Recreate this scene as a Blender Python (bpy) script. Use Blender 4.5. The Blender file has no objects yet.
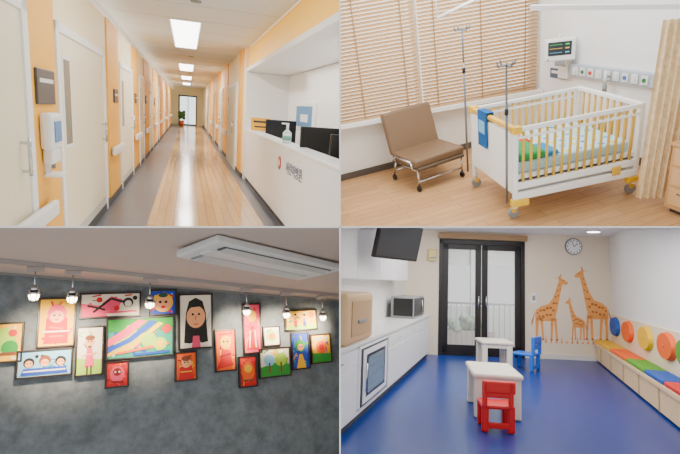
import bpy, bmesh, math, random
from mathutils import Vector as V, Matrix
random.seed(7)
C=V((0,0,4.0))
YF=2.4
# ------------------------------------------------------------------ rooms: rigid placements (axes, eye height, uniform scale)
def room(axes,eye,s):
    R=Matrix((axes[0],axes[1],axes[2])).transposed().to_4x4()
    return Matrix.Translation(C)@R@Matrix.Scale(s,4)@Matrix.Translation((0,0,-eye))
M1=room(((.95221,.30537,-.00728),(-.29516,.926,.23536),(.07861,-.22196,.97188)),1.5,1.0)
M2=room(((.94689,.19027,.25924),(-.28188,.87911,.38433),(-.15477,-.43699,.88605)),2.6,1.0)
M3=room(((.88324,.46739,-.03783),(-.46135,.85173,-.24842),(-.08389,.23687,.96791)),1.4,2.0)
M4=room(((.94565,-.32519,-.00105),(.32298,.93957,-.11353),(.0379,.10702,.99353)),1.5,1.0)
SIDE={1:(-1,1),2:(1,1),3:(-1,-1),4:(1,-1)}
MM={1:M1,2:M2,3:M3,4:M4}
# ------------------------------------------------------------------ materials
def lin(c):
    c=c/255.
    return c/12.92 if c<=.04045 else ((c+.055)/1.055)**2.4
def col(r,g,b): return (lin(r),lin(g),lin(b),1)
_m={}
def mat(name,rgb,rough=.5,metal=0,emit=0,noise=0,nscale=8,bump=0,alpha=1):
    if name in _m: return _m[name]
    m=bpy.data.materials.new(name); m.use_nodes=True; nt=m.node_tree; p=nt.nodes['Principled BSDF']
    c=col(*rgb); p.inputs['Base Color'].default_value=c; p.inputs['Roughness'].default_value=rough; p.inputs['Metallic'].default_value=metal
    if emit: p.inputs['Emission Color'].default_value=c; p.inputs['Emission Strength'].default_value=emit
    if alpha<1: p.inputs['Alpha'].default_value=alpha
    if noise or bump:
        tc=nt.nodes.new('ShaderNodeTexCoord'); n=nt.nodes.new('ShaderNodeTexNoise'); n.inputs['Scale'].default_value=nscale; n.inputs['Detail'].default_value=8; n.inputs['Roughness'].default_value=.65
        nt.links.new(tc.outputs['Object'],n.inputs['Vector'])
        if noise:
            mx=nt.nodes.new('ShaderNodeMix'); mx.data_type='RGBA'
            mx.inputs[6].default_value=tuple(x*(1-noise) for x in c[:3])+(1,); mx.inputs[7].default_value=tuple(min(1,x*(1+noise)) for x in c[:3])+(1,)
            r=nt.nodes.new('ShaderNodeMapRange'); r.inputs[1].default_value=.35; r.inputs[2].default_value=.65
            nt.links.new(n.outputs[0],r.inputs[0]); nt.links.new(r.outputs[0],mx.inputs[0]); nt.links.new(mx.outputs[2],p.inputs['Base Color'])
        if bump:
            bp=nt.nodes.new('ShaderNodeBump'); bp.inputs['Strength'].default_value=bump; bp.inputs['Distance'].default_value=.01
            nt.links.new(n.outputs[0],bp.inputs['Height']); nt.links.new(bp.outputs[0],p.inputs['Normal'])
    _m[name]=m; return m
def plank(name,c1,c2,cm,w,l,rot,rough=.3,grain=.15):
    m=bpy.data.materials.new(name); m.use_nodes=True; nt=m.node_tree; p=nt.nodes['Principled BSDF']; p.inputs['Roughness'].default_value=rough
    tc=nt.nodes.new('ShaderNodeTexCoord'); mp=nt.nodes.new('ShaderNodeMapping'); mp.inputs['Rotation'].default_value=(0,0,rot)
    br=nt.nodes.new('ShaderNodeTexBrick'); br.inputs['Scale'].default_value=1; br.inputs['Brick Width'].default_value=l; br.inputs['Row Height'].default_value=w
    br.inputs['Mortar Size'].default_value=.004; br.inputs['Color1'].default_value=col(*c1); br.inputs['Color2'].default_value=col(*c2); br.inputs['Mortar'].default_value=col(*cm)
    nt.links.new(tc.outputs['Object'],mp.inputs[0]); nt.links.new(mp.outputs[0],br.inputs['Vector'])
    m2=nt.nodes.new('ShaderNodeMapping'); m2.inputs['Rotation'].default_value=(0,0,rot); m2.inputs['Scale'].default_value=(1.2,14,1)
    n=nt.nodes.new('ShaderNodeTexNoise'); n.inputs['Scale'].default_value=3; n.inputs['Detail'].default_value=5
    nt.links.new(tc.outputs['Object'],m2.inputs[0]); nt.links.new(m2.outputs[0],n.inputs['Vector'])
    r=nt.nodes.new('ShaderNodeMapRange'); r.inputs[1].default_value=.3; r.inputs[2].default_value=.7; r.inputs[3].default_value=1-grain; r.inputs[4].default_value=1+grain*.5
    mx=nt.nodes.new('ShaderNodeVectorMath'); mx.operation='SCALE'
    nt.links.new(n.outputs[0],r.inputs[0]); nt.links.new(br.outputs[0],mx.inputs[0]); nt.links.new(r.outputs[0],mx.inputs['Scale']); nt.links.new(mx.outputs[0],p.inputs['Base Color'])
    return m
W=mat('white_plastic',(240,242,242),.35); BK=mat('black_plastic',(18,18,20),.3); CH=mat('chrome',(200,202,205),.2,1)
WHT=mat('white_paint',(245,245,243),.6); DG=mat('dark_grey',(60,62,66),.5); GR=mat('grey',(140,143,146),.5)
# ------------------------------------------------------------------ builder
class B:
    def __init__(s,name): s.name=name; s.bm=bmesh.new(); s.mats=[]; s.T=Matrix.Identity(4)
    def at(s,x=0,y=0,z=0,yaw=0,rx=0,ry=0):
        s.T=Matrix.Translation((x,y,z))@Matrix.Rotation(math.radians(yaw),4,'Z')@Matrix.Rotation(math.radians(rx),4,'X')@Matrix.Rotation(math.radians(ry),4,'Y'); return s
    def _put(s,t,m,T=None):
        if m not in s.mats: s.mats.append(m)
        i=s.mats.index(m)
        for f in t.faces: f.material_index=i
        t.transform(s.T if T is None else s.T@T)
        me=bpy.data.meshes.new('t'); t.to_mesh(me); t.free(); s.bm.from_mesh(me); bpy.data.meshes.remove(me)
    def box(s,x0,x1,y0,y1,z0,z1,m,bev=0,seg=2):
        t=bmesh.new(); bmesh.ops.create_cube(t,size=1)
        t.transform(Matrix.Translation(((x0+x1)/2,(y0+y1)/2,(z0+z1)/2))@Matrix.Diagonal((abs(x1-x0),abs(y1-y0),abs(z1-z0),1)))
        if bev: bmesh.ops.bevel(t,geom=t.edges[:],offset=bev,segments=seg,affect='EDGES',profile=.5)
        s._put(t,m); return s
    def cyl(s,p,q,r,m,seg=12,r2=None):
        p=V(p);q=V(q);d=q-p; t=bmesh.new()
        bmesh.ops.create_cone(t,cap_ends=True,segments=seg,radius1=r,radius2=r if r2 is None else r2,depth=d.length)
        for f in t.faces: f.smooth=len(f.verts)==4
        s._put(t,m,Matrix.Translation((p+q)/2)@d.to_track_quat('Z','Y').to_matrix().to_4x4()); return s
    def tube(s,pts,r,m,seg=10):
        for a,b in zip(pts,pts[1:]): s.cyl(a,b,r,m,seg)
        for a in pts[1:-1]: s.sph(a,r,m,seg=10)
        return s
    def sph(s,c,r,m,sc=(1,1,1),seg=16):
        t=bmesh.new(); bmesh.ops.create_uvsphere(t,u_segments=seg,v_segments=max(6,seg//2),radius=r)
        for f in t.faces: f.smooth=True
        s._put(t,m,Matrix.Translation(c)@Matrix.Diagonal((sc[0],sc[1],sc[2],1))); return s
    def poly(s,pts,ext,m):
        t=bmesh.new(); vs=[t.verts.new(p) for p in pts]; f=t.faces.new(vs)
        if ext is not None:
            e=bmesh.ops.extrude_face_region(t,geom=[f]); bmesh.ops.translate(t,vec=V(ext),verts=[v for v in e['geom'] if isinstance(v,bmesh.types.BMVert)])
            bmesh.ops.recalc_face_normals(t,faces=t.faces)
        s._put(t,m); return s
    def hexa(s,v8,m):
        t=bmesh.new(); vs=[t.verts.new(p) for p in v8]
        for q in ((0,1,2,3),(4,5,6,7),(0,1,5,4),(1,2,6,5),(2,3,7,6),(3,0,4,7)): t.faces.new([vs[i] for i in q])
        bmesh.ops.recalc_face_normals(t,faces=t.faces); s._put(t,m); return s
    def text(s,body,size,T,m,sx=1):
        c=bpy.data.curves.new('tx','FONT'); c.body=body; c.size=size; c.extrude=.002; c.align_x='CENTER'
        o=bpy.data.objects.new('tx',c); bpy.context.collection.objects.link(o); bpy.context.view_layer.update()
        me=bpy.data.meshes.new_from_object(o.evaluated_get(bpy.context.evaluated_depsgraph_get()))
        t=bmesh.new(); t.from_mesh(me); t.transform(Matrix.Diagonal((sx,1,1,1))); bpy.data.objects.remove(o); bpy.data.meshes.remove(me); s._put(t,m,T); return s
    def done(s,k):
        # each room ends at the partitions that separate it from its neighbours
        M=MM[k]; Mi=M.inverted(); sx,sz=SIDE[k]; h=.006
        for co,no in (((sx*h,0,0),(sx,0,0)),((0,0,C.z+sz*h),(0,0,sz)),((0,YF,0),(0,1,0))):
            a=Mi@V(co); n=(Mi.to_3x3()@V(no)).normalized()
            if any((v.co-a).dot(n)<0 for v in s.bm.verts):
                g=s.bm.verts[:]+s.bm.edges[:]+s.bm.faces[:]
                bmesh.ops.bisect_plane(s.bm,geom=g,plane_co=a,plane_no=n,clear_inner=True)
        if not s.bm.verts: s.bm.free(); return None
        xs=[v.co for v in s.bm.verts]; lo=V([min(v[i] for v in xs) for i in range(3)]); hi=V([max(v[i] for v in xs) for i in range(3)])
        o0=V(((lo.x+hi.x)/2,(lo.y+hi.y)/2,lo.z)); bmesh.ops.translate(s.bm,vec=-o0,verts=s.bm.verts)
        me=bpy.data.meshes.new(s.name); s.bm.to_mesh(me); s.bm.free()
        for m in s.mats: me.materials.append(m)
        o=bpy.data.objects.new(s.name,me); bpy.context.collection.objects.link(o); o.matrix_world=M@Matrix.Translation(o0); return o
def area(name,k,loc,sx,sy,e,c=(1,1,1),rx=0,ry=0,rz=0):
    l=bpy.data.lights.new(name,'AREA'); l.shape='RECTANGLE'; l.size=sx; l.size_y=sy; l.energy=e; l.color=c
    o=bpy.data.objects.new(name,l); bpy.context.collection.objects.link(o)
    R=MM[k].to_3x3().normalized().to_4x4()
    o.matrix_world=Matrix.Translation(MM[k]@V(loc))@R@Matrix.Rotation(math.radians(rz),4,'Z')@Matrix.Rotation(math.radians(rx),4,'X')@Matrix.Rotation(math.radians(ry),4,'Y'); return o
# ================================================================== ROOM 1 : corridor
cream=mat('cream_wall',(250,234,192),.6); orange=mat('apricot_panel',(250,184,62),.55); doorc=mat('cream_door',(240,230,200),.45)
greyfl=mat('grey_vinyl',(96,100,110),.3,noise=.08,nscale=20); wood1=plank('corridor_wood',(218,174,116),(198,154,100),(146,108,70),.11,1.6,math.radians(90),.15)
ceilt=mat('ceiling_tile',(226,230,234),.8,noise=.05,nscale=30); lamp=mat('lamp_diffuser',(255,255,255),.5,emit=8)
XL,XR=-1.07,1.19
b=B('floor'); b.box(XL-.1,XR+1.2,3.5,40,-.1,0,greyfl); b.box(-.47,1.0,3.5,40,0,.004,wood1); b.done(1)
b=B('ceiling'); b.box(XL-.1,1.25,2.4,40,2.8,2.9,ceilt)
for y in [3.6+1.2*i for i in range(30)]: b.box(XL,1.25,y-.005,y+.005,2.797,2.8,mat('ceiling_joint',(190,190,190)))
b.done(1)
for (y0,y1) in ((8.4,12.2),(17,20.2),(24,27),(31,34)):
    b=B('ceiling_light'); b.box(-.28,.22,y0,y1,2.775,2.799,WHT,.005); b.box(-.25,.19,y0+.05,y1-.05,2.765,2.776,lamp); b.done(1)
b=B('ceiling_speaker')
for y in (6.9,14.5,22): b.cyl((.1,y,2.8),(.1,y,2.785),.07,GR,20)
b.done(1)
b=B('wall_left'); b.box(XL-.15,XL,2.4,40,0,2.57,cream); b.box(XL-.25,XL-.12,2.4,40,2.57,2.8,WHT); b.box(XL-.1,XL-.04,2.4,40,2.57,2.6,mat('cove_lamp',(255,246,225),.5,emit=3))
pan=[(3.98,4.74),(7.6,8.75),(10.9,12.2),(13.7,15.4),(17.2,19),(21,24),(26,30),(32,37)]
for a,c in pan: b.box(XL,XL+.02,a,c,.1,2.57,orange)
b.done(1)
b=B('baseboard_left'); b.box(XL+.001,XL+.03,2.4,40,0.001,.1,DG); b.done(1)
drs=[(2.5,3.86),(4.85,7.15),(8.95,10.7),(12.35,13.5),(15.6,17),(19.3,20.8),(24.3,25.7),(30.4,31.7)]
glass=mat('dark_glass',(120,135,130),.1)
for i,(a,c) in enumerate(drs):
    b=B('door_%d'%(i+1)); z=2.02
    b.box(XL+.001,XL+.035,a-.09,a,0.005,z+.08,WHT,.006); b.box(XL+.001,XL+.035,c,c+.12,0.005,z+.08,WHT,.006); b.box(XL+.001,XL+.035,a-.09,c+.12,z,z+.08,WHT,.006)
    b.box(XL+.001,XL+.02,a,c,.01,z,doorc); b.box(XL+.02,XL+.025,a+.1,a+.42,1.03,1.84,WHT); b.box(XL+.025,XL+.028,a+.14,a+.38,1.06,1.81,glass)
    b.cyl((XL+.07,c-.15,.95),(XL+.07,c-.15,1.2),.012,CH); b.box(XL+.02,XL+.08,c-.16,c-.14,.97,.99,CH); b.box(XL+.02,XL+.08,c-.16,c-.14,1.16,1.18,CH)
    b.box(XL+.02,XL+.023,a+.02,c-.02,.02,.2,mat('kick_plate',(200,196,184),.4)); b.done(1)
for i,(a,c) in enumerate([(2.5,4.35)]+pan[1:]):
    dz=-.14 if i==0 else 0
    b=B('handrail'); b.box(XL+.045,XL+.1,a+.05,c-.05,.7+dz,.82+dz,W,.02)
    for y in (a+.25,c-.25): b.box(XL+.022,XL+.06,y-.03,y+.03,.73+dz,.79+dz,GR)
    b.done(1)
for a,z0,z1,wd in ((4.1,1.42,1.68,.5),(8.1,1.45,1.65,.4),(11.2,1.45,1.65,.4),(14,1.45,1.65,.4),(17.6,1.4,1.65,.4)):
    b=B('room_sign'); b.box(XL+.021,XL+.04,a,a+wd,z0,z1,mat('sign_dark',(72,70,74),.4),.006); b.box(XL+.04,XL+.043,a+.06,a+wd-.06,z1-.1,z1-.07,mat('sign_text',(225,225,225),.5)); b.done(1)
b=B('hand_sanitizer_dispenser'); b.box(XL+.021,XL+.11,4.14,4.46,1.08,1.36,W,.03); b.box(XL+.11,XL+.118,4.2,4.4,1.14,1.3,mat('blue_label',(70,140,205),.3),.004)
b.box(XL+.025,XL+.1,4.18,4.42,.97,1.09,W,.02); b.cyl((XL+.07,4.3,.97),(XL+.07,4.3,.93),.015,GR); b.box(XL+.021,XL+.14,4.19,4.41,.87,.895,W,.01); b.box(XL+.021,XL+.035,4.24,4.36,.87,1.0,W); b.done(1)
b=B('wall_right'); b.box(XR,XR+.15,10.9,40,0,2.8,cream)
for a,c in ((11.2,12.1),(15.4,17),(19,21.5),(24,27)): b.box(XR-.02,XR,a,c,.1,2.8,orange)
b.done(1)
b=B('wall_alcove'); b.box(2.12,2.3,3.2,10.95,0,2.28,WHT); b.box(XR+.01,2.2,10.75,10.89,0,2.28,WHT); b.done(1)
b=B('soffit'); b.box(1.2,2.3,2.4,10.89,2.291,2.36,WHT); b.box(1.26,1.34,2.4,10.89,2.36,2.795,mat('cove_yellow_glow',(255,196,66),.5,emit=.45)); b.done(1)  # warm cove light painted on the fascia as yellow colour and emission
b=B('baseboard_right'); b.box(XR-.03,XR-.001,10.9,40,0.001,.1,DG); b.done(1)
for i,(a,c) in enumerate(((12.4,14.9),(17.4,18.8),(22,23.5),(28,30))):
    b=B('door_%d'%(i+9)); b.box(XR-.05,XR-.001,a-.1,c+.1,0.005,2.15,WHT,.006); b.box(XR-.06,XR-.045,a,c,.01,2.07,mat('sage_door',(205,208,190),.5)); b.box(XR-.065,XR-.058,c-.4,c-.15,1.05,1.8,glass); b.cyl((XR-.11,a+.15,.9),(XR-.11,a+.15,1.2),.015,CH); b.done(1)
    b=B('handrail'); b.box(XR-.11,XR-.05,c+.3,c+1.6,.7,.84,W,.02); b.box(XR-.06,XR-.01,c+.5,c+.56,.72,.8,GR); b.done(1)
b=B('wall_end'); b.box(XL-.1,XR+.1,39,39.2,0,2.8,cream); b.box(-.6,.7,38.95,39,0,2.2,DG); b.box(-.5,.05,38.92,38.95,.1,2.1,mat('daylight_glass',(225,240,250),.3,emit=2)); b.box(.1,.62,38.92,38.95,.1,2.1,mat('daylight_glass',(225,240,250))); b.done(1)
b=B('lobby_plant'); b.cyl((-.35,37,0.005),(-.35,37,.4),.13,mat('pot_red',(190,90,60),.5),r2=.17)
for i in range(14):
    a=i*2.4; b.sph((-.35+.16*math.cos(a),37+.2*math.sin(a),.55+.035*i),.11,mat('leaf',(70,110,60),.6),(1,.6,1),8)
b.done(1)
desk=mat('desk_white',(244,245,246),.3)
b=B('reception_desk'); b.box(1.2,1.34,3.3,10.7,.1,1.08,desk,.008); b.box(1.34,1.95,3.3,10.7,.7,.735,desk,.005); b.box(1.24,1.34,3.3,10.7,0.001,.1,DG); b.box(1.19,1.44,3.3,10.74,1.06,1.1,desk,.01)
b.box(1.34,2.0,10.55,10.7,0.001,.735,desk)
tx=mat('lettering_blue',(60,70,110),.5)
b.text('어린이병원',.16,Matrix.Translation((1.197,5.55,.78))@Matrix.Rotation(math.radians(-90),4,'Z')@Matrix.Rotation(math.radians(90),4,'X'),tx,1.25)
b.cyl((1.2,6.45,.84),(1.19,6.45,.84),.09,mat('mark_red',(190,60,60),.5),20); b.cyl((1.191,6.45,.84),(1.187,6.45,.84),.045,desk,20)
b.done(1)
for x,y,yaw,wd,zt in ((1.72,9.3,20,.66,.62),(1.66,6.0,15,.66,.62),(1.78,5.1,10,.62,.58)):
    b=B('computer_monitor'); b.at(x,y,.737,yaw); b.box(-wd/2,wd/2,-.02,.02,.13,zt,BK,.01); b.box(-wd/2+.02,wd/2-.02,.02,.023,.15,zt-.02,mat('screen',(40,60,80),.2)); b.box(-.03,.03,-.05,-.02,.02,.3,DG,.005); b.box(-.14,.14,-.1,.1,0,.02,DG,.006); b.done(1)
b=B('hand_sanitizer_bottle'); cl=mat('clear_gel',(225,238,240),.15); b.cyl((1.3,6.55,1.101),(1.3,6.55,1.24),.06,cl,20); b.cyl((1.3,6.55,1.24),(1.3,6.55,1.28),.06,cl,20,.02); b.cyl((1.3,6.55,1.28),(1.3,6.55,1.35),.018,W); b.box(1.22,1.32,6.53,6.57,1.35,1.37,W,.006); b.cyl((1.3,6.55,1.14),(1.3,6.55,1.2),.062,mat('label_green',(110,170,150),.5),20); b.done(1)
b=B('yellow_notice_sign'); b.at(1.46,10.2,1.102,0,-12); b.box(-.2,.2,-.01,.01,0,.26,mat('yellow_sign',(250,180,0),.5),.004); b.box(-.15,.15,-.014,-.01,.16,.2,BK); b.box(-.13,.13,-.014,-.01,.06,.09,BK); b.at(1.46,10.2,1.102); b.box(-.1,.1,0,.1,0,.01,DG); b.done(1)
b=B('phone'); b.box(1.5,1.7,7.6,7.9,.737,.8,BK,.02); b.box(1.5,1.56,7.58,7.92,.8,.84,BK,.015); b.done(1)
b=B('picture_frame'); b.box(2.09,2.119,8.2,9.9,1.2,1.72,WHT,.01); b.box(2.085,2.09,8.4,9.7,1.27,1.65,mat('poster_blue',(90,140,185),.5)); b.box(2.082,2.085,8.7,9.3,1.36,1.5,W); b.done(1)
for y,e in ((5,40),(10.3,60),(18.6,80),(25.5,80),(32.5,80)): area('corridor_lamp',1,(-.03,y,2.755),.4,2.2,e,(1,.99,.97))  # nearest one is an added light with no fixture; the rest sit under fixtures
area('station_lamp',1,(1.7,7,2.27),.5,4,28)
# ================================================================== ROOM 2 : ward
wood2=plank('ward_wood',(206,160,108),(190,144,96),(156,116,76),.14,1.3,0,.5); wall2=mat('ward_wall',(240,236,228),.7)
b=B('floor'); b.box(-.6,8,1.2,6.8,-.1,0,wood2); b.done(2)
b=B('wall_back'); b.box(-.6,5.2,6.76,6.9,0,.8,wall2); b.box(-.6,5.2,6.76,6.9,2.7,3.2,wall2); b.box(5.0,5.2,6.76,6.9,.8,2.8,wall2); b.done(2)
b=B('wall_right'); b.box(5.06,5.2,1.5,6.76,0,3.2,mat('ward_wall_side',(244,245,247),.7)); b.done(2)
b=B('baseboard_back'); b.box(-.6,5.03,6.74,6.759,0.001,.1,mat('base_grey',(84,76,70),.5)); b.done(2)
b=B('baseboard_right'); b.box(5.04,5.059,1.5,6.73,0.001,.1,mat('base_grey',(0,0,0))); b.done(2)
b=B('trim_window_sill'); b.hexa([(-.6,6.6,.93),(5.05,6.6,.66),(5.05,6.78,.66),(-.6,6.78,.93),(-.6,6.6,.99),(5.05,6.6,.72),(5.05,6.78,.72),(-.6,6.78,.99)],WHT); b.done(2)
b=B('window_1'); b.box(-.6,5.0,6.84,6.86,.7,2.7,mat('window_daylight',(255,250,240),.3,emit=1.8))
for x in (-.5,1.2,3.02,4.96): b.box(x-.04,x+.04,6.76,6.84,.6,2.7,WHT)
b.done(2)
slat=mat('blind_wood',(190,154,110),.5)
for x0,x1 in ((-.5,1.17),(1.2,2.99),(3.03,4.98)):
    b=B('venetian_blind'); n=36
    for i in range(n):
        f=i/(n-1)
        za=.99-.0478*(x0+.6)+.03; zb=.99-.0478*(x1+.6)+.03; z0=za+(2.6-za)*f; z1=zb+(2.6-zb)*f
        b.hexa([(x0,6.655,z0-.017),(x1,6.655,z1-.017),(x1,6.69,z1+.015),(x0,6.69,z0+.015),(x0,6.658,z0-.014),(x1,6.658,z1-.014),(x1,6.693,z1+.018),(x0,6.693,z0+.018)],slat)
    b.hexa([(x0,6.65,za-.035),(x1,6.65,zb-.035),(x1,6.69,zb-.035),(x0,6.69,za-.035),(x0,6.65,za-.012),(x1,6.65,zb-.012),(x1,6.69,zb-.012),(x0,6.69,za-.012)],slat)
    L=x1-x0
    for q in (.12,.5,.88):
        x=x0+L*q; b.box(x-.01,x+.01,6.645,6.65,.99-.0478*(x+.6)+.02,2.6,mat('blind_tape',(160,126,86),.7))
    b.done(2)
tan=mat('tan_leather',(118,92,66),.5,bump=.2,nscale=30)
b=B('recliner_chair'); b.at(2.36,5.6,0,9); T0=b.T.copy()
b.box(0,.8,0,.6,.34,.45,tan,.03,3); b.box(.02,.78,-.03,.57,.3,.35,mat('tan_dark',(88,70,52),.6),.02)
b.T=T0@Matrix.Translation((0,.56,.41))@Matrix.Rotation(math.radians(-18),4,'X'); b.box(0,.8,0,.11,0,.6,tan,.035,3); b.box(.03,.77,.11,.13,.05,.55,mat('tan_dark',(88,70,52)),.005); b.T=T0
for x in (.04,.76):
    b.tube([(x,.02,.08),(x,.02,.3),(x,.58,.3),(x,.66,.08)],.014,CH)
    for y in (.02,.66): b.cyl((x-.015,y,.042),(x+.015,y,.042),.04,BK,14)
b.tube([(.04,.02,.14),(.76,.02,.14)],.012,CH); b.tube([(.04,.66,.14),(.76,.66,.14)],.012,CH)
for x in (-.015,.815): b.tube([(x,.05,.31),(x,.1,.41),(x,.48,.41),(x,.58,.31)],.014,CH)
b.done(2)
yel=mat('crib_yellow',(222,178,66),.4); bedw=mat('bed_white',(244,244,240),.35)
b=B('hospital_crib_bed'); BY=-8; b.at(2.93,4.25,0,BY); Lb,Wb,Hb=1.41,1.12,1.06
b.box(.05,Lb-.05,.05,Wb-.05,.26,.34,bedw,.01); b.box(.02,Lb-.02,.02,Wb-.02,.46,.515,bedw,.01)
for x in (.3,1.1): b.box(x-.04,x+.04,.3,.8,.34,.46,GR)
for x in (0,Lb):
    for y in (0,Wb): b.box(x-.025,x+.025,y-.025,y+.025,.14,Hb,bedw,.008)
    for y in (.04,Wb-.04):
        b.cyl((x,y-.02,.062),(x,y+.02,.062),.06,GR,18); b.cyl((x,y-.03,.1),(x,y+.03,.1),.03,yel,12); b.cyl((x,y,.08),(x,y,.2),.016,CH)
b.box(-.02,.02,.02,Wb-.02,.3,Hb-.08,bedw,.01); b.box(-.03,.03,-.02,Wb+.02,Hb-.05,Hb,yel,.012)
b.box(Lb-.02,Lb+.02,.02,Wb-.02,.3,.5,bedw,.01); b.box(Lb-.03,Lb+.03,-.02,Wb+.02,Hb-.05,Hb,bedw,.012)
for i in range(9): b.cyl((Lb,.1+i*.115,.48),(Lb,.1+i*.115,Hb-.03),.014,yel,8)
for y in (0,Wb):
    b.box(0,Lb,y-.02,y+.02,Hb-.055,Hb-.005,bedw,.01); b.box(0,Lb,y-.022,y+.022,.36,.44,bedw,.01); b.box(.03,Lb-.03,y-.016,y+.016,Hb-.13,Hb-.1,bedw,.006)
    for i in range(15): b.cyl((.09+i*.088,y,.42),(.09+i*.088,y,Hb-.04),.0155,yel,8)
b.box(.0,Lb,-.035,.01,.24,.33,bedw,.012); b.box(Lb-.3,Lb-.2,-.05,-.02,.3,.4,yel,.01)
b.box(-.05,.14,-.06,.03,.17,.25,mat('bumper_yellow',(240,190,20),.4),.012); b.box(Lb-.1,Lb+.05,-.05,.03,.17,.24,mat('bumper_yellow',(0,0,0)),.012)
for y in (0,Wb): b.box(-.04,.06,y-.04,y+.04,Hb-.07,Hb+.01,mat('bumper_yellow',(0,0,0)),.012)
b.done(2)
b=B('crib_mattress'); b.at(2.93,4.25,0,BY); b.box(.06,Lb-.06,.05,Wb-.05,.518,.64,mat('sheet',(180,216,232),.8),.03,3)
for i in range(6):
    for j in range(6): b.sph((.55+.13*i+.03*(j%2),.13+j*.17,.64),.036,mat('dot%d'%((i+j)%4),((40,140,205),(245,205,50),(90,180,215),(245,215,80))[(i+j)%4],.8),(1,1,.1),10)
b.done(2)
b=B('blanket'); b.at(2.93,4.25,0,BY)
b.box(.08,.38,.05,.5,.642,.73,mat('blanket_green',(40,150,80),.9),.035,3); b.box(.1,.44,.48,.8,.642,.72,mat('blanket_red',(215,40,30),.9),.035,3); b.box(.3,.54,.06,.4,.642,.7,mat('blanket_teal',(20,130,190),.9),.03,3); b.box(.12,.36,.78,1.0,.642,.74,mat('blanket_blue',(20,70,180),.9),.035,3)
b.done(2)
b=B('blue_towel'); b.at(2.93,4.25,0,BY); tb=mat('towel_blue',(10,88,155),.9); b.box(-.05,-.035,.62,.86,.66,1.09,tb,.006); b.box(.035,.048,.62,.86,.85,1.09,tb,.006); b.box(-.05,.048,.62,.86,1.075,1.09,tb,.006); b.box(-.055,-.05,.66,.82,.83,.98,mat('towel_text',(120,180,215),.8)); b.done(2)
pole=mat('pole_steel',(120,122,126),.35,.7)
for (x,y,zt,hk) in ((3.02,5.42,2.0,0),(2.86,4.3,1.72,1)):
    b=B('iv_pole'); b.cyl((x,y,.2),(x,y,zt-.4),.013,pole); b.cyl((x,y,zt-.5),(x,y,zt),.01,pole); b.cyl((x,y,zt-.52),(x,y,zt-.46),.02,BK)
    for dx,dy in ((.09,0),(-.09,0),(0,.09),(0,-.09)): b.tube([(x,y,zt-.03),(x+dx,y+dy,zt-.03),(x+dx*1.2,y+dy*1.2,zt+.02)],.008,pole,6)
    b.done(2)
b=B('patient_monitor'); b.at(4.8,5.95,1.38,-38); b.box(-.2,.2,0,.14,-.14,.16,W,.02); b.box(-.15,.15,-.005,0,-.06,.12,mat('monitor_screen',(40,46,56),.2))
for i,(c,z) in enumerate((((60,220,90),.085),((240,210,60),.035),((80,200,240),-.02))):
    b.box(-.13,.03,-.007,-.005,z-.0025,z+.0025,mat('trace%d'%i,c,.5)); b.box(.07,.12,-.007,-.005,z-.008,z+.008,mat('trace%d'%i,c))
b.cyl((-.15,-.01,-.11),(-.15,0,-.11),.012,mat('knob',(60,130,200)),12); b.cyl((0,.05,.16),(0,.05,.22),.02,W); b.box(-.06,.06,-.01,.12,-.2,-.14,GR,.01)
b.at(); b.tube([(4.85,6.0,1.18),(5.0,6.1,1.13)],.02,W); b.box(4.98,5.058,6.0,6.2,.95,1.33,W,.01); b.done(2)
b=B('medical_gas_panel'); b.box(4.99,5.058,4.55,5.98,1.0,1.17,mat('panel_silver',(180,192,204),.35),.01)
for i in range(9):
    y=4.68+i*.145; c=((60,130,70),(230,230,232),(70,110,190),(230,230,232),(225,200,60),(230,230,232),(200,60,60),(230,230,232),(70,110,190))[i]
    b.box(4.975,4.99,y-.05,y+.05,1.03,1.14,mat('outlet_w',(232,234,236),.3),.004); b.cyl((4.975,y,1.085),(4.965,y,1.085),.026,mat('outlet%d'%(i%7),c,.4),12)
b.done(2)
b=B('flowmeter'); b.cyl((4.9,5.2,.98),(4.9,5.2,1.16),.02,mat('clear_gel',(0,0,0)),12); b.cyl((4.9,5.2,.9),(4.9,5.2,.98),.03,GR,12); b.cyl((4.9,5.2,1.08),(4.965,5.2,1.08),.012,GR); b.done(2)
b=B('wall_notice'); b.box(5.045,5.058,6.1,6.45,.92,1.06,mat('notice_blue',(80,95,120),.5),.004); b.box(5.04,5.045,6.14,6.41,.99,1.03,W); b.done(2)
b=B('wall_phone'); b.box(4.98,5.058,5.0,5.08,.62,.85,W,.01); b.tube([(5.0,5.04,.62),(4.98,5.1,.5),(5.0,5.2,.62)],.008,GR); b.done(2)
b=B('privacy_curtain'); cur=mat('curtain_beige',(244,216,172),.9,noise=.16,nscale=16); t=bmesh.new(); n=60; rows=[]
for j,z in enumerate((.06,1.0,1.88)):
    r=[]
    for i in range(n+1):
        f=i/n; w=.022*math.sin(f*2*math.pi*5)
        r.append(t.verts.new((4.18+.03*j+.27*f+w*.6,3.86-.17*f+w,z)))
    rows.append(r)
for j in range(2):
    for i in range(n): t.faces.new((rows[j][i],rows[j][i+1],rows[j+1][i+1],rows[j+1][i])).smooth=True
b._put(t,cur); b.done(2)
b=B('curtain_track'); b.hexa([(4.65,3.55,1.91),(4.7,3.6,1.91),(3.35,4.6,2.12),(3.3,4.55,2.12),(4.65,3.55,1.95),(4.7,3.6,1.95),(3.35,4.6,2.17),(3.3,4.55,2.17)],WHT)
b.tube([(3.0,6.0,2.1),(3.6,5.7,2.3),(3.9,5.5,2.4)],.02,WHT); b.tube([(3.0,6.0,2.1),(3.02,6.05,2.9)],.008,WHT); b.done(2)
cw=mat('cabinet_wood',(208,160,106),.45,noise=.05,nscale=10)
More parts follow.
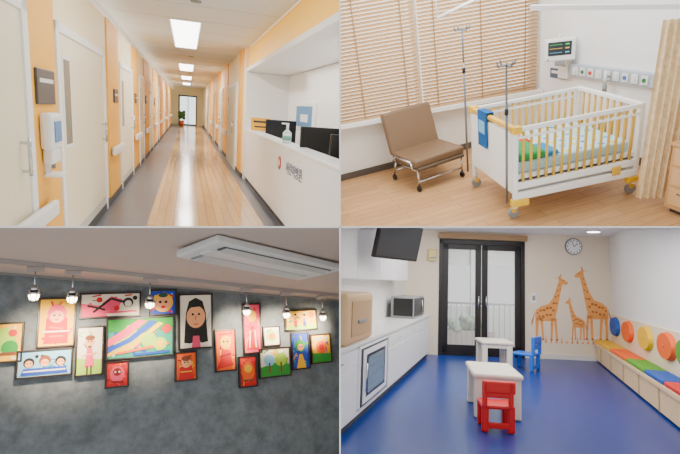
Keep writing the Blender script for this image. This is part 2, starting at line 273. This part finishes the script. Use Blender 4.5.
b=B('bedside_cabinet'); b.box(4.26,4.84,3.14,3.58,.05,.72,cw,.008); b.box(4.24,4.86,3.12,3.6,.72,.75,cw,.006); b.box(4.3,4.8,3.16,3.54,0.002,.05,DG)
for z in (.1,.32,.53): b.box(4.29,4.8,3.125,3.14,z,z+.18,cw,.004); b.box(4.25,4.26,3.18,3.54,z,z+.18,mat('drawer_face',(222,178,124),.4),.004); b.cyl((4.24,3.3,z+.14),(4.24,3.44,z+.14),.008,CH)
b.box(4.34,4.84,3.54,3.58,.75,1.2,cw,.006); b.box(4.8,4.84,3.14,3.58,.75,1.2,cw,.006); b.box(4.34,4.84,3.16,3.58,1.17,1.2,cw,.006); b.done(2)
b=B('water_bottle'); b.cyl((4.36,3.42,.752),(4.36,3.42,.88),.025,mat('bottle_red',(190,70,60),.3),14); b.cyl((4.36,3.42,.88),(4.36,3.42,.91),.025,W,14,.014); b.done(2)
area('ward_fill',2,(3.0,5.2,3.1),2.5,1.5,105,(1,.98,.95))  # added overhead fill light to brighten the ward, out of view, no fixture
# ================================================================== ROOM 3 : art wall
wall3=mat('plaster_blue_grey',(104,112,116),.9,noise=.26,nscale=14,bump=.5); ceil3=mat('ceiling_grey',(182,168,160),.8)
def cz(x): return 1.87-.105*x
b=B('wall_back'); b.poly([(-1.2,3,-.1),(2.3,3,-.1),(2.3,3,cz(2.3)),(-1.2,3,cz(-1.2))],(0,.08,0),wall3); b.done(3)
b=B('floor'); b.box(-1.2,2.3,1.6,3,-.15,-.1,mat('floor_dark',(90,80,70),.5)); b.done(3)
b=B('ceiling'); b.poly([(-1.2,1.2,cz(-1.2)),(2.3,1.2,cz(2.3)),(2.3,3.08,cz(2.3)),(-1.2,3.08,cz(-1.2))],(0,0,.05),ceil3); b.done(3)
b=B('trim_ceiling'); b.hexa([(-1.2,2.985,cz(-1.2)-.012),(2.3,2.985,cz(2.3)-.012),(2.3,3,cz(2.3)-.012),(-1.2,3,cz(-1.2)-.012),(-1.2,2.985,cz(-1.2)),(2.3,2.985,cz(2.3)),(2.3,3,cz(2.3)),(-1.2,3,cz(-1.2))],mat('trim_grey',(120,118,118),.6)); b.done(3)
trk=mat('track_white',(150,144,142),.5)
b=B('track_light_rail'); z=lambda x:cz(x)-.001
b.hexa([(-.6,2.565,z(-.6)-.02),(1.9,2.785,z(1.9)-.02),(1.9,2.8,z(1.9)-.02),(-.6,2.58,z(-.6)-.02),(-.6,2.565,z(-.6)),(1.9,2.785,z(1.9)),(1.9,2.8,z(1.9)),(-.6,2.58,z(-.6))],trk); b.done(3)
bulb=mat('spot_bulb',(255,232,195),.3,emit=16)
for x in (-.2,-.046,.305,.83,1.08,1.33):
    y=2.583+.088*(x+.6)-.01; zc=cz(x)-.022
    b=B('track_spotlight'); b.box(x-.035,x+.035,y-.012,y+.012,zc-.022,zc,trk,.003); b.cyl((x,y,zc-.02),(x,y,zc-.095),.003,CH,8)
    b.cyl((x,y,zc-.09),(x,y,zc-.11),.012,CH,12,.016); b.cyl((x,y,zc-.11),(x,y+.006,zc-.122),.024,CH,16,.024); b.sph((x,y+.003,zc-.137),.022,bulb,(1,1,.9),14)
    for i in range(6):
        a=i*math.pi/3; b.cyl((x+.026*math.cos(a),y+.003+.026*math.sin(a),zc-.118),(x+.016*math.cos(a),y+.003+.016*math.sin(a),zc-.158),.0018,CH,6)
    b.done(3)
    l=bpy.data.lights.new('spot_beam','SPOT'); l.energy=130; l.spot_size=math.radians(72); l.spot_blend=.9; l.color=(1,.8,.56); l.shadow_soft_size=.05
    o=bpy.data.objects.new('spot_beam',l); bpy.context.collection.objects.link(o)
    p=M3@V((x+.002,y+.01,zc-.18)); q=M3@V((x+.02,3.0,1.52)); o.location=p; o.rotation_euler=(q-p).to_track_quat('-Z','Y').to_euler()
b=B('ceiling_air_conditioner'); acw=mat('ac_white',(206,208,208),.4); b.at(.68,1.93,cz(.68)-.03,19); T0=b.T.copy(); b.T=T0@Matrix.Rotation(math.atan(.105),4,'Y')
b.box(-.33,.33,-.15,.15,-.012,.02,acw,.008); b.box(-.28,.28,-.12,-.07,-.016,-.012,DG)
for i in range(4): b.box(-.27,.27,-.118+i*.012,-.112+i*.012,-.02,-.014,acw)
b.box(-.28,.28,.03,.12,-.016,-.011,mat('ac_louver',(120,128,132),.4))
for i in range(5): b.box(-.27,.27,.035+i*.018,.045+i*.018,-.02,-.014,acw)
b.box(-.3,.3,-.055,.02,-.02,-.01,acw,.004); b.done(3)
fr=mat('frame_dark',(40,24,16),.4)
K=lambda n,c:mat('paint_'+n,c,.7)
red=K('red',(200,20,20));pnk=K('pink',(228,70,105));ylw=K('yellow',(240,180,15));grn=K('green',(35,140,45));tl=K('teal',(25,150,125));blu=K('blue',(25,65,180));wh=K('white',(228,220,200));bk=K('black',(18,16,18));org=K('orange',(235,90,15));skn=K('skin',(238,165,115));lbl=K('lightblue',(130,190,220));brn=K('brown',(120,62,30));dr=K('darkred',(130,15,22));lg=K('lime',(160,200,60));dgn=K('darkgreen',(30,72,42))
allc=[red,pnk,ylw,grn,tl,blu,wh,org,brn,lg]
idx=[0]; rg=random.Random(11)
def picture(x0,x1,z0,z1,bg,items,extra=14,pal=None):
    idx[0]+=1; b=B('framed_childs_drawing'); d=2.965+.004*(idx[0]%3); t=.009
    b.box(x0,x1,d,2.999,z0,z0+t,fr,.002); b.box(x0,x1,d,2.999,z1-t,z1,fr,.002); b.box(x0,x0+t,d,2.999,z0,z1,fr,.002); b.box(x1-t,x1,d,2.999,z0,z1,fr,.002)
    b.box(x0+t*.8,x1-t*.8,d+.008,2.999,z0+t*.8,z1-t*.8,bg)
    w=x1-x0-2*t; h=z1-z0-2*t; X=lambda u:x0+t+u*w; Z=lambda v:z0+t+v*h; y=d+.0078
    pre=[]
    for i in range(extra):
        m=rg.choice(pal or allc); u,v=rg.uniform(.06,.94),rg.uniform(.06,.94)
        if rg.random()<.45: pre.append(('o',u,v,rg.uniform(.03,.09),rg.uniform(.6,1.3),m))
        else:
            a=rg.uniform(0,3.14); l=rg.uniform(.06,.16); pre.append(('l',max(.02,u-l*math.cos(a)),max(.02,v-l*math.sin(a)),min(.98,u+l*math.cos(a)),min(.98,v+l*math.sin(a)),rg.uniform(.025,.07),m))
    for k,it in enumerate(pre+items):
        yy=y-.0002*k
        if it[0]=='o':
            _,u,v,r,s,m=it; R=r*min(w,h); n=22
            b.poly([(max(X(0),min(X(1),X(u)+R*math.cos(a))),yy,max(Z(0),min(Z(1),Z(v)+R*s*math.sin(a)))) for a in [2*math.pi*i/n for i in range(n)]],None,m)
        elif it[0]=='l':
            _,u0,v0,u1,v1,q,m=it; a=V((X(u0),yy,Z(v0))); c=V((X(u1),yy,Z(v1))); dd=(c-a).normalized(); nn=V((-dd.z,0,dd.x))*q*min(w,h)/2
            b.poly([a-nn,c-nn,c+nn,a+nn],None,m)
        elif it[0]=='p': b.poly([(X(u),yy,Z(v)) for u,v in it[1]],None,it[2])
    b.done(3)
def kid(u,v,h,m,m2=skn,w=1):
    return [('p',[(u-.1*w,v+h*.15),(u+.1*w,v+h*.15),(u+.05*w,v+h*.65),(u-.05*w,v+h*.65)],m),('l',u-.04*w,v,u-.04*w,v+h*.2,.05,bk),('l',u+.04*w,v,u+.04*w,v+h*.2,.05,bk),('l',u-.14*w,v+h*.5,u+.14*w,v+h*.55,.05,m2),('o',u,v+h*.8,.13*h,1.1,m2),('o',u,v+h*.9,.1*h,.7,bk)]
picture(-.47,-.26,1.45,1.65,ylw,[('o',.6,.6,.3,1,lg),('o',.75,.35,.2,1,grn),('l',.3,.2,.9,.2,.08,brn),('o',.8,.75,.1,1,red)],14,[grn,lg,org,wh])
picture(-.205,-.03,1.51,1.77,ylw,[('p',[(.15,.05),(.85,.05),(.8,.6),(.2,.6)],red),('o',.5,.68,.28,1.1,pnk),('o',.5,.62,.2,1,skn),('l',.3,.2,.7,.2,.06,org),('l',.3,.4,.7,.35,.06,org),('o',.42,.65,.03,1,bk),('o',.58,.65,.03,1,bk),('l',.15,.3,.85,.3,.05,wh),('l',.44,.55,.56,.55,.03,dr)],16,[red,org,pnk])
picture(-.285,-.035,1.365,1.505,lbl,[('o',.2,.55,.2,1,bk),('o',.2,.5,.14,1,skn),('o',.5,.6,.22,1,brn),('o',.5,.52,.15,1,skn),('o',.8,.55,.2,1,bk),('o',.8,.5,.14,1,skn),('p',[(.05,.05),(.95,.05),(.9,.32),(.1,.32)],blu),('l',.1,.2,.9,.2,.06,wh)]+[('o',u+du,.53,.025,1,bk) for u in (.2,.5,.8) for du in (-.03,.03)],12,[blu,wh,tl,bk])
picture(-.025,.11,1.35,1.61,wh,[('p',[(0,0),(1,0),(1,.3),(0,.35)],lg),('o',.5,.7,.2,1,skn),('o',.5,.78,.2,.6,brn),('p',[(.3,.15),(.7,.15),(.6,.55),(.4,.55)],pnk),('l',.2,.4,.8,.45,.06,skn),('l',.42,0,.42,.18,.06,bk),('l',.58,0,.58,.18,.06,bk),('o',.44,.7,.03,1,bk),('o',.56,.7,.03,1,bk)],14,[brn,lg,skn,wh])
picture(-.015,.295,1.65,1.79,wh,[('p',[(0,0),(.45,0),(.3,.5),(0,.6)],pnk),('p',[(.3,.1),(.6,.15),(.7,.75),(.5,.9),(.35,.6)],pnk),('l',.2,.2,.5,.8,.1,bk),('l',.5,.8,.75,.6,.1,bk),('l',.1,.5,.4,.3,.08,bk),('o',.8,.6,.22,1,bk),('o',.8,.55,.15,1,wh),('o',.3,.75,.12,1,red),('l',.45,.15,.95,.2,.08,pnk),('o',.6,.35,.12,1,red),('o',.92,.8,.1,1,bk)],14,[pnk,red,bk,wh])
picture(.12,.24,1.275,1.415,red,[('o',.5,.5,.35,1.2,pnk),('o',.5,.6,.2,1,dr),('l',.2,.2,.8,.15,.08,dr),('o',.4,.6,.05,1,wh),('o',.6,.6,.05,1,wh)],16,[pnk,dr,org])
picture(.12,.475,1.42,1.645,tl,[('p',[(0,.7),(0,1),(1,1),(1,.75),(.5,.6)],grn),('p',[(.05,.1),(.35,.15),(.55,.55),(.3,.85),(.1,.5)],lg),('p',[(.0,.3),(.3,.55),(.6,.95),(.45,.98),(.2,.7),(.0,.5)],pnk),('p',[(.0,.15),(.35,.4),(.75,.9),(.65,.95),(.3,.5),(.0,.28)],blu),('p',[(.0,.05),(.4,.25),(.85,.85),(.78,.9),(.38,.38),(.0,.14)],ylw),('o',.62,.42,.2,1,lg),('l',.15,.12,.95,.3,.06,org),('o',.8,.3,.18,1,lg),('o',.8,.3,.1,1,ylw),('o',.9,.7,.12,1,red),('l',.4,.06,.95,.08,.06,blu)],30)
picture(.34,.49,1.65,1.80,blu,[('o',.5,.5,.42,1,ylw),('o',.5,.45,.32,1,skn),('o',.38,.52,.06,1,bk),('o',.62,.52,.06,1,bk),('o',.5,.3,.1,.6,red),('o',.5,.82,.2,.5,dgn)],18,[ylw,grn,red,lbl])
picture(.50,.70,1.445,1.77,wh,[('p',[(.12,.1),(.3,.08),(.5,.12),(.7,.08),(.88,.1),(.82,.65),(.72,.88),(.5,.95),(.28,.88),(.18,.65)],bk),('o',.5,.58,.3,1.2,skn),('o',.4,.63,.04,1,bk),('o',.6,.63,.04,1,bk),('l',.43,.44,.57,.44,.03,red),('l',.5,.6,.48,.52,.02,brn),('p',[(.36,.0),(.64,.0),(.6,.22),(.4,.22)],pnk),('l',.3,.78,.7,.8,.07,bk)],8,[wh,lbl])
picture(.48,.605,1.27,1.435,org,[('p',[(.1,0),(.9,0),(.8,.5),(.2,.5)],red),('o',.5,.65,.26,1.1,skn),('o',.5,.8,.24,.6,brn),('l',.2,.3,.8,.3,.06,ylw),('o',.42,.65,.04,1,bk),('o',.58,.65,.04,1,bk)],14,[red,ylw,dr])
picture(.71,.84,1.30,1.55,org,[('p',[(.1,.05),(.9,.1),(.7,.5),(.3,.5)],red),('o',.5,.7,.3,1.2,ylw),('l',.2,.35,.8,.4,.08,dr),('o',.4,.72,.05,1,bk),('o',.6,.72,.05,1,bk),('l',.15,.9,.85,.92,.08,red)],16,[red,ylw,dr])
picture(.85,.965,1.195,1.38,red,[('o',.5,.5,.42,1.4,org),('o',.5,.6,.25,1,ylw),('l',.2,.2,.8,.2,.08,dgn)],14,[org,ylw,dgn])
picture(.885,1.005,1.39,1.70,pnk,[('p',[(.1,.05),(.9,.05),(.6,.55),(.4,.55)],red),('o',.5,.75,.28,1.3,ylw),('l',.2,.4,.8,.5,.1,org),('l',.3,.1,.35,.45,.08,wh),('l',.7,.1,.65,.45,.08,wh)],18,[red,ylw,org])
picture(1.015,1.13,1.425,1.55,wh,[('o',.5,.5,.35,1,lg),('o',.5,.5,.2,1,org)],12,[lg,org,grn])
picture(1.165,1.395,1.51,1.645,ylw,[('p',[(0,0),(1,0),(1,.25),(0,.2)],lg)]+kid(.3,.1,.8,red,skn,.6)+kid(.6,.1,.75,blu,skn,.6)+[('o',.85,.75,.15,1,org)],14)
picture(.98,1.19,1.235,1.415,wh,[('p',[(0,0),(1,0),(1,.4),(.5,.5),(0,.35)],grn),('o',.3,.6,.22,1,lbl),('o',.7,.6,.25,1,lg),('l',.3,.1,.3,.5,.07,brn),('l',.7,.1,.7,.5,.07,brn),('o',.5,.85,.1,1,ylw)],16,[grn,lg,lbl])
picture(1.20,1.328,1.265,1.50,blu,[('o',.5,.65,.32,1.1,grn),('o',.5,.6,.2,1,skn),('p',[(.2,0),(.8,0),(.6,.4),(.4,.4)],ylw),('o',.43,.62,.04,1,bk),('o',.57,.62,.04,1,bk)],16,[tl,grn,ylw])
picture(1.335,1.485,1.29,1.48,ylw,[('p',[(0,0),(1,0),(1,.3),(0,.35)],grn),('o',.5,.55,.3,1,org),('o',.5,.55,.15,1,red),('l',.1,.85,.9,.9,.06,lbl)],16)
area('gallery_fill',3,(.6,1.7,1.0),1.5,.6,14,(.95,.97,1),rx=75)
# ================================================================== ROOM 4 : playroom
blue=mat('blue_vinyl',(2,50,128),.3,noise=.06,nscale=5); beige=mat('playroom_wall',(236,222,198),.7); offw=mat('playroom_side_wall',(236,234,228),.7)
XA,XB,XC=-2.05,2.12,1.77; k=.346
def wy(x): return 10.34+k*(x+1.45)
b=B('floor'); b.poly([(XA-.1,3.4,0),(XB+.1,3.4,0),(XB+.1,wy(XB),0),(XA-.1,wy(XA),0)],(0,0,-.1),blue); b.done(4)
b=B('ceiling'); b.poly([(XA-.1,3.2,2.6),(XB+.2,3.2,2.6),(XB+.2,wy(XB)+.1,2.6),(XA-.1,wy(XA)+.1,2.6)],(0,0,.1),mat('ceiling_white',(240,240,238),.8)); b.done(4)
b=B('wall_left'); b.box(XA-.1,XA,3.2,wy(XA)+.1,0,2.6,offw); b.done(4)
b=B('wall_right'); b.box(XB,XB+.12,3.2,wy(XB)+.1,0,2.6,offw); b.done(4)
yaw=math.degrees(math.atan(k))
def BW(name): # frame whose x runs along the back wall from its left corner, -y into the room
    b=B(name); b.at(-1.45,10.34,0,yaw); return b
b=BW('wall_back'); b.box(-.7,.13,0,.12,0,2.6,beige); b.box(1.95,3.85,0,.12,0,2.6,beige); b.box(.13,1.95,0,.12,2.44,2.6,beige); b.done(4)
b=BW('baseboard_back'); b.box(1.95,3.6,-.015,-.001,0.001,.1,mat('base_white',(225,222,215),.5)); b.done(4)
blk=mat('door_black',(28,26,26),.4)
b=BW('door_13')
b.box(.131,.21,-.03,.1,0.002,2.43,blk,.006); b.box(1.87,1.949,-.03,.1,0.002,2.43,blk,.006); b.box(.131,1.949,-.03,.1,2.33,2.435,blk,.006); b.box(.131,1.949,-.02,.12,0.002,.05,blk)
for x0,x1 in ((.21,1.03),(1.05,1.87)):
    for a,c in ((x0,x0+.12),(x1-.12,x1)): b.box(a,c,0,.05,.05,2.33,blk,.005)
    b.box(x0,x1,0,.05,.05,.22,blk,.005); b.box(x0,x1,0,.05,2.22,2.33,blk,.005); b.box(x0+.12,x1-.12,.02,.03,.22,2.22,mat('door_glass',(240,248,255),.02,alpha=.1))
for x in (.96,1.12): b.cyl((x,-.06,1.0),(x,-.06,1.25),.014,CH); b.cyl((x,-.06,1.02),(x,0,1.02),.01,CH); b.cyl((x,-.06,1.23),(x,0,1.23),.01,CH)
b.done(4)
b=BW('rolled_wood_blind'); b.box(.1,1.98,-.1,-.04,2.44,2.56,mat('blind_brown',(150,122,90),.6),.01)
for i in range(5): b.box(.1,1.98,-.105,-.1,2.445+i*.023,2.457+i*.023,slat)
b.done(4)
b=BW('balcony_floor'); b.box(-.5,3,.13,2.6,-.08,-.0,mat('deck',(180,174,166),.7)); b.done(4)
b=BW('balcony_railing')
for i in range(22): b.box(-.3+i*.13,-.285+i*.13,1.5,1.515,0.002,1.0,GR)
b.box(-.4,2.8,1.48,1.54,1.0,1.05,GR); b.done(4)
b=BW('balcony_wall'); cp=mat('concrete_pale',(190,192,188),.8); b.box(-.5,3.2,2.6,2.7,-.3,.9,cp); b.box(-.5,3.2,2.6,2.7,2.0,3.0,cp); b.box(.5,.62,2.5,2.6,0,2.4,cp); b.box(1.5,1.6,2.5,2.6,0,2.4,cp); b.done(4)
b=BW('planter_bush')
for i in range(26): b.sph((.3+random.random()*1.5,1.75+random.random()*.3,.35+random.random()*.3),.13,mat('bush',(150,165,138),.8),(1,1,.8),8)
b.box(.2,1.9,1.7,2.1,0.002,.35,mat('planter',(180,170,158),.7)); b.done(4)
b=BW('wall_clock'); b.cyl((2.99,-.002,2.37),(2.99,-.04,2.37),.18,mat('clock_rim',(120,125,130),.3),40); b.cyl((2.99,-.04,2.37),(2.99,-.043,2.37),.16,W,40)
for i in range(12):
    a=i*math.pi/6; b.box(2.99+.135*math.sin(a)-.008,2.99+.135*math.sin(a)+.008,-.047,-.043,2.37+.135*math.cos(a)-.014,2.37+.135*math.cos(a)+.014,BK)
b.poly([(2.985,-.048,2.36),(2.995,-.048,2.36),(3.065,-.048,2.43),(3.055,-.048,2.44)],None,BK); b.poly([(2.984,-.049,2.37),(2.996,-.049,2.37),(2.95,-.049,2.48),(2.942,-.049,2.476)],None,BK); b.done(4)
go=mat('giraffe_orange',(236,164,88),.7); gb=mat('giraffe_brown',(184,104,48),.7)
def giraffe(u,z,w,h,flip):
    b=BW('giraffe_wall_decal'); s=-1 if flip else 1
    P=lambda a,c:(u+s*a*w,-.004,z+c*h)
    body=[(.0,.36),(.04,.46),(.2,.52),(.42,.56),(.55,.66),(.66,.82),(.72,.93),(.70,.97),(.74,.96),(.77,1.0),(.79,.96),(.86,.945),(.98,.9),(.99,.875),(.93,.86),(.83,.87),(.79,.8),(.72,.62),(.66,.46),(.62,.38),(.6,.3),(.4,.29),(.2,.29),(.05,.3)]
    b.poly([P(*p) for p in body],(0,.003,0),go)
    for x0,x1,xe in ((.02,.13,.03),(.15,.24,.22),(.47,.56,.46),(.56,.64,.62)):
        b.poly([P(x0,.34),P(x1,.34),P(xe+.055,.02),P(xe+.06,0),P(xe-.01,0),P(xe,.03)],(0,.003,0),go); b.poly([P(xe-.01,.0),P(xe+.065,0),P(xe+.055,.025),P(xe,.025)],(0,-.002,0),gb)
    b.poly([P(.0,.42),P(.02,.45),P(-.06,.26),P(-.08,.2),P(-.1,.27)],(0,.003,0),gb)
    for a,c in ((.73,.96),(.77,.985)): b.poly([P(a,c),P(a+.02,c),P(a+.02,c+.04),P(a,c+.04)],(0,.003,0),gb)
    b.poly([P(.70,.95),P(.72,.94),P(.62,.97),P(.62,.985)],(0,.003,0),go)
    rnd=random.Random(3)
    for a,c,r in ((.08,.41,.035),(.17,.45,.04),(.14,.36,.035),(.27,.46,.045),(.25,.36,.04),(.37,.49,.045),(.36,.39,.04),(.47,.5,.045),(.46,.39,.04),(.56,.57,.04),(.55,.46,.04),(.62,.67,.03),(.64,.57,.032),(.68,.77,.026),(.70,.69,.025),(.73,.85,.022),(.76,.79,.02),(.09,.24,.018),(.5,.25,.018),(.19,.26,.016),(.6,.25,.016)):
        pts=[P(a+r*1.1*math.cos(t)*(.8+.4*rnd.random()),c+r*.55*w/h*1.6*math.sin(t)*(.8+.4*rnd.random())) for t in [i*math.pi/3 for i in range(6)]]
        b.poly([(p[0],-.0065,p[2]) for p in pts],None,gb)
    b.poly([(p[0],-.007,p[2]) for p in (P(.84,.915),P(.86,.915),P(.86,.93),P(.84,.93))],None,BK)
    b.done(4)
giraffe(2.16,.38,.72,1.36,False); giraffe(3.72,.42,.72,1.5,True); giraffe(3.22,.42,.42,.85,True)
b=BW('moon_wall_decal'); cm=mat('decal_pale',(245,225,170),.7)
o_=[(2.35+.09*math.cos(a),-.004,1.95+.09*math.sin(a)) for a in [math.radians(60-i*24) for i in range(11)]]; i_=[(2.31+.075*math.cos(a),-.004,1.97+.075*math.sin(a)) for a in [math.radians(-165+i*22) for i in range(10)]]
b.poly(o_+i_,None,cm); b.done(4)
b=BW('grass_wall_decal')
for i in range(14): b.poly([(2.15+i*.11,-.003,.33),(2.2+i*.11,-.003,.33),(2.18+i*.11,-.003,.4+.04*(i%3))],None,go)
b.done(4)
b=BW('wall_switch'); b.box(2.08,2.2,-.012,-.001,1.15,1.35,W,.003); b.box(2.11,2.17,-.018,-.012,1.2,1.3,GR); b.done(4)
lw=mat('bench_wood',(228,196,148),.45,noise=.05,nscale=12); yb=wy(XC)-.02
b=B('wall_bench'); b.box(XC,XB-.001,4.2,yb,.32,.38,lw,.008); b.box(XC+.03,XC+.05,4.2,yb,.03,.32,lw); b.box(XB-.03,XB-.001,4.2,yb,.38,.98,mat('bench_back',(234,214,180),.5),.005); b.box(XC+.06,XB-.001,4.2,yb,0.002,.04,DG)
for i in range(8): b.box(XC+.02,XC+.035,4.2+i*.95,4.24+i*.95,.03,.32,mat('bench_joint',(190,160,120),.5))
b.done(4)
CC={'y':(240,185,15),'o':(240,95,15),'g':(85,155,30),'b':(15,80,170),'r':(210,40,28)}
PM=lambda c:mat('cushion_'+c,CC[c],.6)
for c,a,d in (('y',10.0,11.45),('o',8.75,9.95),('g',7.7,8.7),('b',6.85,7.65),('r',6.15,6.8),('o',5.4,6.1)):
    b=B('seat_cushion'); b.box(XC+.01,XB-.05,a,d,.381,.44,PM(c),.02,3); b.done(4)
for c,y in (('b',10.95),('o',9.9),('y',8.75),('o',7.7),('g',6.9)):
    b=B('round_back_cushion'); t=bmesh.new(); bmesh.ops.create_cone(t,cap_ends=True,segments=36,radius1=.19,radius2=.17,depth=.06)
    b._put(t,PM(c),Matrix.Translation((XB-.062,y,.76))@Matrix.Diagonal((1,1.9,1,1))@Matrix.Rotation(math.radians(-90),4,'Y')); b.sph((XB-.094,y,.76),.02,PM(c),(.3,2,1),8); b.done(4)
tw=mat('table_cream',(238,228,208),.4)
def ptable(x,y,yw,w,d,h):
    b=B('childrens_table'); b.at(x,y,0,yw); b.box(0,w,0,d,h-.06,h,tw,.025,3)
    for xx in (0.02,w-.12):
        for yy in (.02,d-.12): b.box(xx,xx+.1,yy,yy+.1,0.002,h-.04,tw,.02,2)
    b.box(.03,w-.03,.03,.05,h-.12,h-.05,tw); b.box(.03,w-.03,d-.05,d-.03,h-.12,h-.05,tw); b.done(4)
ptable(-.34,5.78,10,.55,.85,.5); ptable(-.40,9.2,15,.58,.6,.48)
def pchair(x,y,yw,w,h,m,sh):
    b=B('childrens_chair'); b.at(x,y,0,yw) # back at y=0, seat towards +y
    b.box(0,w,0,w,sh-.04,sh,m,.015,3)
    for xx in (0,w-.07):
        b.box(xx,xx+.07,0,.06,0.002,sh,m,.015); b.box(xx,xx+.07,w-.06,w,0.002,sh,m,.015); b.box(xx,xx+.05,-.03,.03,sh-.02,h,m,.015)
    b.box(0,w,-.03,.02,h-.13,h,m,.02,3); b.box(.02,w-.02,-.025,.015,sh+.08,sh+.16,m,.012); b.box(.06,w-.06,.0,.03,.04,.1,m,.01); b.done(4)
rp=mat('red_plastic',(222,22,14),.35); bp=mat('blue_plastic',(15,105,215),.35)
pchair(-.22,5.3,12,.33,.52,rp,.27); pchair(.46,9.25,68,.4,.6,bp,.3)
cab=mat('cabinet_white',(240,240,238),.35)
b=B('kitchen_base_cabinet'); X=-1.47; ye=10.0; xw=XA+.002
b.box(xw,X,3.6,4.96,.08,.8,cab); b.box(xw,X,6.34,ye,.08,.8,cab); b.box(xw,X,4.96,6.34,.08,.12,cab); b.box(xw,X-.03,3.6,ye,0.002,.08,DG)
for a,c in ((3.7,4.93),(6.37,7.5),(7.53,8.7),(8.73,9.95)): b.box(X,X+.018,a,c,.1,.6,cab,.003); b.box(X,X+.018,a,c,.62,.78,cab,.003); b.cyl((X+.035,(a+c)/2-.08,.7),(X+.035,(a+c)/2+.08,.7),.006,CH)
b.box(xw,X+.03,3.6,ye,.8,.84,mat('counter_top',(236,234,230),.25),.006); b.done(4)
b=B('tool_sterilizer'); b.box(xw+.1,X+.02,5.0,6.3,.13,.79,W,.02); b.box(X+.02,X+.03,5.05,6.25,.15,.76,DG,.004); b.box(X+.03,X+.034,5.1,6.2,.17,.74,W,.002); b.box(X+.034,X+.037,5.22,6.08,.23,.68,BK,.002); b.box(X+.037,X+.04,5.28,6.02,.26,.65,mat('oven_glass',(120,140,146),.08)); b.cyl((X+.055,5.16,.3),(X+.055,5.16,.6),.012,CH)
for i in range(3): b.box(X+.04,X+.042,5.3,6.0,.34+i*.1,.345+i*.1,CH)
b.done(4)
b=B('bread_box'); bt=mat('tan_box',(214,178,130),.5); b.box(-1.95,-1.45,4.5,5.5,.842,1.36,bt,.05,3); b.box(-1.45,-1.44,4.65,5.35,.92,1.28,mat('tan_box_dark',(190,154,110),.5),.004); b.box(-1.44,-1.425,4.85,5.15,1.05,1.08,GR); b.done(4)
b=B('microwave_oven'); b.box(-1.95,-1.53,8.6,9.7,.842,1.22,GR,.015); b.box(-1.53,-1.52,8.65,9.35,.88,1.19,BK); b.box(-1.53,-1.52,9.37,9.67,.88,1.19,DG); b.cyl((-1.5,9.33,.9),(-1.5,9.33,1.15),.01,CH); b.box(-1.9,-1.55,8.595,8.6,.88,1.19,BK); b.done(4)
b=B('upper_cabinet'); b.box(xw,-1.78,3.6,9.2,1.5,2.3,cab)
for i in range(5): b.box(-1.78,-1.765,3.62+i*1.12,4.7+i*1.12,1.51,2.29,cab,.003)
b.done(4)
b=B('wall_television'); b.at(-1.52,5.8,2.03,72); T0=b.T.copy(); b.T=T0@Matrix.Rotation(math.radians(12),4,'X'); b.box(0,1.12,-.03,.03,-.25,.24,BK,.012); b.box(.02,1.1,-.033,-.03,-.22,.22,mat('tv_screen',(30,34,38),.12)); b.box(.4,.72,.03,.07,-.1,.1,DG,.01)
b.T=T0; b.cyl((.56,.08,0),(.56,.08,.56),.025,GR); b.box(.46,.66,.0,.16,.54,.565,GR,.005); b.done(4)
b=BW('air_purifier_unit'); b.box(-.12,.06,-.1,-.001,1.95,2.2,mat('yellow_unit',(225,205,130),.4),.02); b.box(-.1,.04,-.105,-.1,2.0,2.03,GR); b.done(4)
b=B('downlight'); b.cyl((1.6,10.2,2.599),(1.6,10.2,2.57),.14,W,24); b.cyl((1.6,10.2,2.57),(1.6,10.2,2.565),.11,lamp,24); b.done(4)
l=bpy.data.lights.new('playroom_fill','AREA'); l.shape='RECTANGLE'; l.size=3; l.size_y=4.5; l.energy=170; l.color=(1,.98,.96)  # added fill light just under the slab, edge-on to the camera, no fixture
o=bpy.data.objects.new('playroom_fill',l); bpy.context.collection.objects.link(o); o.location=(2.4,6.9,C.z-.03)
area('balcony_daylight',4,(.2,11.8,2.7),2,1.2,140,(.92,.96,1),rx=0)
# ------------------------------------------------------------------ partitions between the four rooms
h=.0035
for nm,lo,hi in (('wall_partition',(-h,YF,C.z-7),(h,14,C.z+7)),('wall_slab',(-9,YF,C.z-h),(9,14,C.z+h))):
    bm=bmesh.new(); bmesh.ops.create_cube(bm,size=1); bm.transform(Matrix.Translation((V(lo)+V(hi))/2)@Matrix.Diagonal((*(V(hi)-V(lo)),1)))
    me=bpy.data.meshes.new(nm); bm.to_mesh(me); bm.free(); me.materials.append(WHT); o=bpy.data.objects.new(nm,me); bpy.context.collection.objects.link(o)
# ------------------------------------------------------------------ world + camera
w=bpy.data.worlds.new('World'); bpy.context.scene.world=w; w.use_nodes=True; bg=w.node_tree.nodes['Background']; bg.inputs[0].default_value=(1,.985,.97,1); bg.inputs[1].default_value=1.15
cd=bpy.data.cameras.new('Camera'); cam=bpy.data.objects.new('Camera',cd); bpy.context.collection.objects.link(cam); cam.location=C; cam.rotation_euler=(math.radians(90),0,0); cd.sensor_width=36; cd.lens=480/680*36; cd.clip_start=.05; cd.clip_end=200
bpy.context.scene.camera=cam
